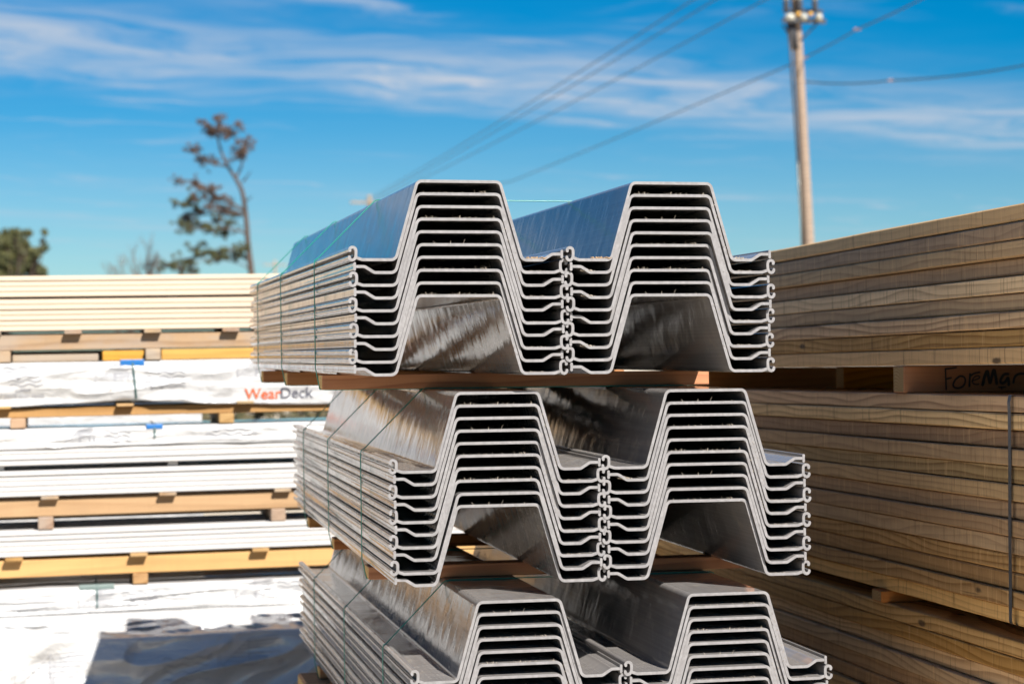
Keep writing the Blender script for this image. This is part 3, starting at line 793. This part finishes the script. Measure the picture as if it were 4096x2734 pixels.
# W4 and W5
w4bot = lambda x: -1.276+.006*math.sin(x*2+1)
W4, w4f = wrapped('film-wrapped pack with a grey corner protector under the yellow pallet', XA, XB, -1.1432, -1.26, w4bot, .60, .020, 31.0)
pr = Prints(W4, M['ink_grey'])
pr.waves(zx(800), -1.185, .18, 4, .018, w4f); pr.waves(zx(1890), -1.165, .18, 3, .02, w4f); pr.sketch(zx(500), -1.25, .19, w4f); pr.sketch(zx(1590), -1.235, .2, w4f)
strap_part(W4, zx(630), -1.1432, -1.25, w4f, .009, M['strap_green'], .172, .016, M['greyprot'])
def w5bulge(x, u):
    # slack film: a sloping shoulder, then a hanging front
    e = .13 + .015*mnoise.noise(Vector((x*1.5, 0, 77)))
    if u < e: return -.40*(u/e)**.9 + (.07*mnoise.noise(Vector((x*6, u*55, 5))) + .03*mnoise.noise(Vector((x*15, u*90, 8))) + .05*mnoise.noise(Vector((x*2.3+4, u*18, 15))))*min(1, u/e*3)*min(1, (e-u)/e*3)
    fold = mnoise.noise(Vector((x*3.2+u*2.6, u*1.4-x*1.2, 55)))
    return -.40 - (.05*fold + .05*(1-abs(mnoise.noise(Vector((x*1.7+u*2.4, u*1.3-x*1.3, 91)))))**4)*min(1, (u-e)*6) + .03*(u-e)
w5bot = lambda x: -1.86+.01*math.sin(x*5)
W5, w5f = wrapped('slack white film draped over the lowest pack, half in blue shade', XA, XB, -1.2700, -1.86, w5bot, .60, .02, 45.0, w5bulge, nz=130)
pr = Prints(W5, M['ink_grey'])
pr.waves(zx(1050), -1.46, .22, 5, .035, w5f, th=.0035); pr.sketch(zx(1420), -1.52, .3, w5f); pr.sketch(zx(60), -1.58, .36, w5f); pr.waves(zx(-500), -1.46, .22, 5, .035, w5f)
pallet('low pallet under the draped film on the ground', -H, -1.862, series(zx(85), .61), series(zx(945), 1.16), M['pallet_tan'], .0175, .03, M['pallet_tan'])

# second row seen through the gaps
o, _f = wrapped('white film-wrapped pack standing in the second row behind the pallets', -1.6, .80, -.285, -1.9, lambda x: -1.93, .9, .02, 61.0)
o.location.y += 2.2

# ------------------------------------------------------------------ trees, shrubs
def leaf_cloud(vs, fs, c, r, n, size, rg, squash=.8, need=False):
    for i in range(n):
        d = Vector((rg.gauss(0, 1), rg.gauss(0, 1), rg.gauss(0, 1)*squash)); d = d.normalized()*(rg.random()**.45)
        p = c + d*r; a = Vector((rg.gauss(0, 1), rg.gauss(0, 1), rg.gauss(0, 1))).normalized()
        b = a.orthogonal().normalized(); s = size*rg.uniform(.6, 1.3); w = s*(.35 if need else .6)
        k = len(vs); vs += [p-a*s-b*w*.4, p-a*s*.2+b*w, p+a*s, p+a*s*.1-b*w]; fs.append((k, k+1, k+2, k+3))
def limb(bm_v, bm_f, pts, r0, r1, sides=6):
    n = len(pts); prev = None; base = len(bm_v)
    for i, p in enumerate(pts):
        t = (pts[min(i+1, n-1)]-pts[max(i-1, 0)]).normalized(); a = prev if prev is not None else t.orthogonal()
        a = (a-t*a.dot(t)).normalized(); b = t.cross(a); prev = a; r = r0+(r1-r0)*i/(n-1)
        for k in range(sides): th = 2*math.pi*k/sides; bm_v.append(p+(a*math.cos(th)+b*math.sin(th))*r)
    for i in range(n-1):
        for k in range(sides):
            k2 = (k+1) % sides; bm_f.append((base+i*sides+k, base+i*sides+k2, base+(i+1)*sides+k2, base+(i+1)*sides+k))
def smooth_pts(pts, n=2):
    for _ in range(n):
        o = [pts[0]]
        for a, b in zip(pts, pts[1:]): o += [a*.75+b*.25, a*.25+b*.75]
        o.append(pts[-1]); pts = o
    return pts
def pine():
    D = 100.0; rg = random.Random(2)
    P = lambda zx_, zy_, dd=0: at_depth(zx_*.5747, 400+zy_*.5747, D+dd)
    tr = [P(1752, 1210), P(1740, 1120), P(1725, 1000), P(1712, 800), P(1690, 640), P(1650, 560), P(1590, 470), P(1545, 380), P(1520, 290), P(1518, 200)]
    base = Vector((tr[0].x+.2, tr[0].y, 0))
    root = empty('pine_tree', base); tag(root, 'tall leaning pine with a bare trunk and half-brown crown behind the packs', 'pine tree')
    v, f = [], []; tr = [base, base*.5+tr[0]*.5] + tr; tr = smooth_pts(tr, 2)
    limb(v, f, tr, .20, .035, 8)
    br = [([(1650, 530), (1690, 440), (1690, 340), (1715, 290)], .05), ([(1570, 460), (1450, 430), (1370, 370), (1330, 330)], .05), ([(1690, 570), (1745, 500)], .04), ([(1715, 700), (1755, 670)], .035),
          ([(1703, 780), (1640, 730), (1550, 700), (1430, 600), (1330, 560), (1230, 560)], .07), ([(1708, 800), (1600, 780), (1450, 790), (1350, 810), (1250, 850)], .06), ([(1550, 700), (1400, 690), (1270, 715)], .04),
          ([(1718, 930), (1600, 890), (1480, 900), (1330, 900)], .05), ([(1730, 1020), (1600, 1050), (1450, 1060), (1300, 1110), (1150, 1150)], .07), ([(1735, 1180), (1680, 1140), (1500, 1100)], .03),
          ([(1522, 280), (1460, 200), (1440, 160)], .03), ([(1525, 270), (1580, 190), (1600, 170)], .03), ([(1300, 1110), (1240, 1210)], .03)]
    for pts, r in br:
        dz = rg.uniform(-.9, .9); pp = [P(a, b, dz*i/max(1, len(pts)-1)) for i, (a, b) in enumerate(pts)]; limb(v, f, smooth_pts(pp, 1), r*1.4, r*.45, 5)
    brown = [(1525, 200, 85, 300), (1470, 220, 50, 110), (1585, 210, 55, 130), (1680, 340, 55, 130), (1720, 300, 40, 80), (1650, 390, 45, 60), (1350, 340, 42, 90), (1410, 425, 38, 70), (1480, 420, 40, 35), (1440, 630, 60, 190), (1520, 680, 48, 130), (1360, 575, 45, 90), (1225, 565, 28, 35), (1350, 825, 65, 190), (1555, 755, 55, 130), (1630, 800, 35, 50), (1450, 740, 50, 60)]
    green = [(1270, 715, 42, 110), (1340, 690, 40, 110), (1350, 760, 45, 110), (1265, 860, 42, 100), (1320, 895, 35, 70), (1400, 880, 40, 60), (1480, 900, 40, 100), (1560, 930, 48, 150), (1500, 820, 40, 50), (1600, 850, 40, 60), (1680, 1030, 38, 110), (1600, 1065, 62, 260), (1500, 1085, 62, 260), (1390, 1055, 50, 190), (1300, 1120, 40, 120), (1250, 1165, 45, 150), (1150, 1145, 38, 110), (1345, 1190, 28, 50), (1420, 1000, 25, 25)]
    px = .0072
    for nm, lst, m_ in (('dead_crown', brown, 'needle_brown'), ('crown', green, 'needle_green')):
        lv, lf = [], []
        for a, b, r, n in lst:
            cc = P(a, b, rg.uniform(-.8, .8))
            for q in range(16):
                off = Vector((rg.gauss(0, .75), rg.gauss(0, .6), rg.gauss(0, .55)))*r*px
                leaf_cloud(lv, lf, cc+off, r*px*rg.uniform(.18, .5), int(n*.28), .075, rg, .7, True)
                limb(v, f, [cc+off*.1-Vector((0, 0, r*px*.5)), cc+off*.6, cc+off*1.25], .022, .009, 3)
        o = obj(nm, mesh_from(nm, [q-base for q in lv], lf, M[m_]), root)
        o['label'] = 'dead brown needles' if nm == 'dead_crown' else 'living green needles'
    obj('trunk', mesh_from('trunk', [q-base for q in v], f, M['bark'], True), root)
pine()
def bare_tree(px, D, topy, spread, seed, label):
    rg = random.Random(seed); base = at_depth(px, 1500, D); base.z = 0
    top = at_depth(px, topy, D).z
    root = empty('bare_tree', base); tag(root, label, 'bare tree', 'leafless trees')
    v, f = [], []
    def grow(p, d, L, r, lev):
        pts = [p]; q = p
        for k in range(4):
            d = (d+Vector((rg.gauss(0, .1), rg.gauss(0, .1), rg.gauss(.03, .06)))).normalized(); q = q+d*L/4; pts.append(q)
        limb(v, f, pts, r, r*.6, 5 if lev < 2 else 3)
        if lev < 5:
            for k in range(rg.choice((2, 3, 3))):
                nd = (d+Vector((rg.gauss(0, spread), rg.gauss(0, spread), rg.gauss(.12, .18)))).normalized()
                grow(pts[-1] if k else pts[-2], nd, L*rg.uniform(.62, .82), r*.58, lev+1)
    grow(Vector((0, 0, 0)), Vector((0, 0, 1)), top*.30, top*.034, 0)
    zmax = max(q.z for q in v); s = top/zmax
    obj('trunk', mesh_from('trunk', [q*s for q in v], f, M['twig'], True), root)
bare_tree(605, 105, 925, .42, 4, 'bare winter tree with fine tan twigs beside the pine')
bare_tree(470, 118, 1010, .40, 9, 'low bare thicket tree between the leafy tree and the pine')
def leafy(px, D, crown, label, m_, seed, size, name='leafy_tree', group=None):
    rg = random.Random(seed); base = at_depth(px, 1500, D); base.z = 0
    root = empty(name, base); tag(root, label, 'tree' if name == 'leafy_tree' else 'shrub', group)
    lv, lf, v, f = [], [], [], []
    cs = []
    for a, b, r, n in crown:
        c = at_depth(a, b, D+rg.uniform(-.01, .01)*D); cs.append(c); leaf_cloud(lv, lf, c-base, r*D/FPX, n, size, rg, .9)
    limb(v, f, smooth_pts([Vector((0, 0, 0)), Vector((.1, 0, cs[0].z*.4)), (cs[0]-base)*1.0]), .02*cs[0].z, .006*cs[0].z, 7)
    for c in cs[1:]: limb(v, f, smooth_pts([Vector((0, 0, cs[0].z*.45)), (c-base)*.6+Vector((0, 0, .3)), c-base]), .009*cs[0].z, .003*cs[0].z, 5)
    obj('crown', mesh_from('crown', lv, lf, M[m_]), root); obj('trunk', mesh_from('trunk', v, f, M['bark'], True), root)
leafy(20, 88, [(20, 1010, 70, 700), (60, 985, 55, 450), (110, 1020, 45, 350), (145, 1010, 25, 160), (30, 940, 30, 170), (120, 1070, 45, 330), (40, 1080, 80, 700), (150, 1085, 22, 90), (175, 1100, 14, 40), (-60, 1000, 90, 900), (-40, 1100, 100, 900)] + [(random.Random(k).uniform(0, 185), random.Random(k+50).uniform(915, 1095), random.Random(k+90).uniform(8, 20), 45) for k in range(26)], 'olive-green leafy tree rising behind the cream boards', 'leaf_green', 5, .11)
rs = random.Random(8)
for i in range(6):
    px = 480+i*190; D = 30+rs.uniform(-4, 6)
    yb_ = 1415+1.95/D*FPX
    leafy(px, D, [(px+rs.uniform(-60, 60), yb_-rs.uniform(.4, 1.5)*FPX/D, .55*FPX/D, 260) for _ in range(6)], ['dry olive shrub seen through the pallet gap beside the printed pack', 'dry olive shrub growing beyond the second row of wrapped packs'][i > 2], 'brush', 30+i, .06, 'shrub', 'shrubs beyond the yard')

# ------------------------------------------------------------------ utility poles and cables
def crossarm_pole(name, base, top, r0, r1, label, arms, group, yaw=0, near=False):
    root = empty('utility_pole', base); tag(root, label, 'utility pole', group)
    n = 10; pts = [Vector((0, 0, 0)) + (top-base)*i/n for i in range(n+1)]
    obj('pole_shaft', tube_mesh('pole_shaft', pts, r0, M['pole'], 12, [r0+(r1-r0)*i/n for i in range(n+1)]), root)
    for h, L, dz in arms:
        me = box_mesh('crossarm', L, .10, .12, M['pole'], .01); o = obj('crossarm', me, root); u = h/(top.z-base.z)
        o.location = (top-base)*u + Vector((0, -r0, 0)); o.rotation_euler = (0, 0, yaw)
        ins = tube_mesh('insulator', [(0, 0, 0), (0, 0, .08), (0, 0, .1), (0, 0, .2), (0, 0, .24)], .05, M['porcelain'], 8, [.03, .03, .07, .06, .02])
        for s in ((-.45, -.15, .15, .45) if near else ()):
            q = obj('insulator', ins, o); q.location = (L*s, 0, .12)
    return root
# main pole
pt = at_depth(3182, 0, 49); pb = at_depth(3236, 969, 49); dirp = (pt-pb).normalized()
base = pb - dirp*(pb.z/dirp.z); topm = pt + dirp*1.6
mp = crossarm_pole('p', base, topm, .150, .105, 'leaning wooden utility pole with three switch units, rising behind the timber stack', [], 'utility poles')
def rel(px, py, dd=0): return at_depth(px, py, 49+dd)-base
def hardware():
    arm = box_mesh('crossarm', 1.12, .09, .11, M['black'], .01)
    for dd in (-.2, .2):
        o = obj('crossarm', arm, mp); o.location = rel(3216, 93, dd); 
    arm2 = box_mesh('switch_plate', 1.02, .12, .07, M['black'], .01); o = obj('switch_plate', arm2, mp); o.location = rel(3212, 50)
    for px_, w in ((3160, 1.25), (3214, .9), (3275, .85)):
        pot = tube_mesh('switch_pot', [(0, 0, 0), (0, 0, .03), (0, 0, .10), (0, 0, .15), (0, 0, .17)], .1, M['porcelain'], 12, [.06, .105, .11, .085, .03])
        q = obj('switch_pot', pot, mp); q.location = rel(px_, 84, -.26); q.scale = (w, 1, 1.05)
        body = tube_mesh('bushing', [(0, 0, 0), (0, 0, .04), (0, 0, .05)] + [(0, 0, .05+.03*k) for k in range(1, 9)] + [(0, 0, .34), (0, 0, .36)], .07, M['black'], 12, [.05, .05, .055] + [(.085 if k % 2 else .06) for k in range(1, 9)] + [.05, .03])
        q2 = obj('bushing', body, mp); q2.location = rel(px_-15, 52, -.2)
        cap = tube_mesh('bushing_cap', [(0, 0, 0), (0, 0, .03), (0, 0, .10), (0, 0, .14)], .08, M['porcelain'], 12, [.05, .085, .08, .03])
        q3 = obj('bushing_cap', cap, q2); q3.location = rel(px_-15, 0, -.2) - q2.location
    for px_ in (3193, 3242):
        bs = tube_mesh('brass_clamp', [(0, 0, 0), (0, 0, .03), (0, 0, .08), (0, 0, .11)], .06, M['brass'], 10, [.03, .065, .065, .03])
        q = obj('brass_clamp', bs, mp); q.location = rel(px_, 66, -.3)
    for (a, b), (c, d) in (((3130, 100), (3163, 152)), ((3268, 96), (3200, 165))):
        obj('brace', tube_mesh('brace', [rel(a, b, -.1), rel((a+c)/2, (b+d)/2, -.1), rel(c, d, -.1)], .022, M['black'], 6), mp)
    sl = [rel(3166, 80), rel(3172, 130), rel(3180, 200)]
    obj('cable_sleeve', tube_mesh('cable_sleeve', sl, .142, M['black'], 12), mp)
    obj('conduit', tube_mesh('conduit', [rel(3158, 120, -.14), rel(3168, 300, -.15), rel(3186, 560, -.16), rel(3212, 985, -.18)], .035, M['black'], 8), mp)
    obj('ground_wire', tube_mesh('ground_wire', [rel(3192, 650, -.2), rel(3200, 800, -.2), rel(3206, 985, -.2)], .014, M['porcelain'], 6), mp)
hardware()
# distant poles of the same line and one beyond the frame that carries the near end of the cables
def far_pole(px, py, D, label, toppx):
    t_ = at_depth(px, toppx, D); b_ = Vector((t_.x, t_.y, 0))
    return crossarm_pole('p', b_, t_, .17, .12, label, [(at_depth(px, py, D).z, 2.3, 0)], 'utility poles', .1), at_depth(px, py, D)
fp1, a1 = far_pole(1478, 815, 113, 'wooden utility pole with one crossarm just past the top bundle', 780)
fp2, a2 = far_pole(1100, 1062, 194, 'small pale utility pole with crossarm above the cream boards', 1040)
def cable(pts, label, group='power cables', rad=.017, sag=0.0):
    pts = [Vector(p) for p in pts]; o_ = []
    for a, b in zip(pts, pts[1:]):
        for k in range(16):
            u = k/16; p = a.lerp(b, u); p.z -= sag*4*u*(1-u); o_.append(p)
    o_.append(pts[-1]); c0 = o_[0].copy()
    o = obj('power_cable', tube_mesh('power_cable', [p-c0 for p in o_], rad, M['cable'], 6), None, c0)
    tag(o, label, 'power cable', group); return o
def wire_line(p_far, D_far, p_mid, D_mid, D_near):
    A = at_depth(*p_far, D_far); B = at_depth(*p_mid, D_mid); Cn = A + (B-A)*((D_far-D_near)/(D_far-D_mid)); return [A, B, Cn]
nearends = []
for (pf, pm, nm) in (((1455, 806), (2773, 0), 'steepest of the cables running back past the top bundle'), ((1478, 806), (2860, 0), 'second of the paired cables running back to the far pole'), ((1500, 806), (3060, 0), 'lone cable below the pair on the way to the far pole')):
    L3 = wire_line(pf, 113, pm, 50, 24); nearends.append(L3[-1]); cable(L3, nm, sag=.12)
L3 = wire_line((1560, 880), 113, (3225, 228), 49.3, 30)
A4 = [at_depth(1500, 830, 113), at_depth(2050, 724, 85), at_depth(3155, 262, 50), at_depth(3218, 231, 49), at_depth(3428, 118, 45), at_depth(3690, -5, 41), at_depth(4300, -330, 34)]
ca = cable(A4, 'long cable passing behind the leaning pole with a small clamp on it', sag=.02)
c0 = ca.location
clamp = tube_mesh('cable_clamp', [(-.09, 0, 0), (-.05, 0, 0), (.05, 0, 0), (.09, 0, 0)], .05, M['clamp'], 8, [.015, .03, .03, .015])
for q in (A4[3], A4[4]): k = obj('cable_clamp', clamp, ca); k.location = q-c0
B4 = [at_depth(3222, 327, 49), at_depth(3565, 322, 47), at_depth(4096, 262, 44), at_depth(4700, 150, 40)]
cb = cable(B4, 'slack cable leaving the leaning pole above the timber stack', sag=.06)
k = obj('cable_clamp', clamp, cb); k.location = B4[1]-cb.location
nb = Vector((nearends[0].x+.9, nearends[0].y, 0))
crossarm_pole('p', nb, Vector((nb.x, nb.y, max(e.z for e in nearends)+.4)), .17, .13, 'wooden utility pole beside the yard carrying the near cable ends', [(nearends[0].z-.3, 2.6, 0)], 'utility poles', .0, True)
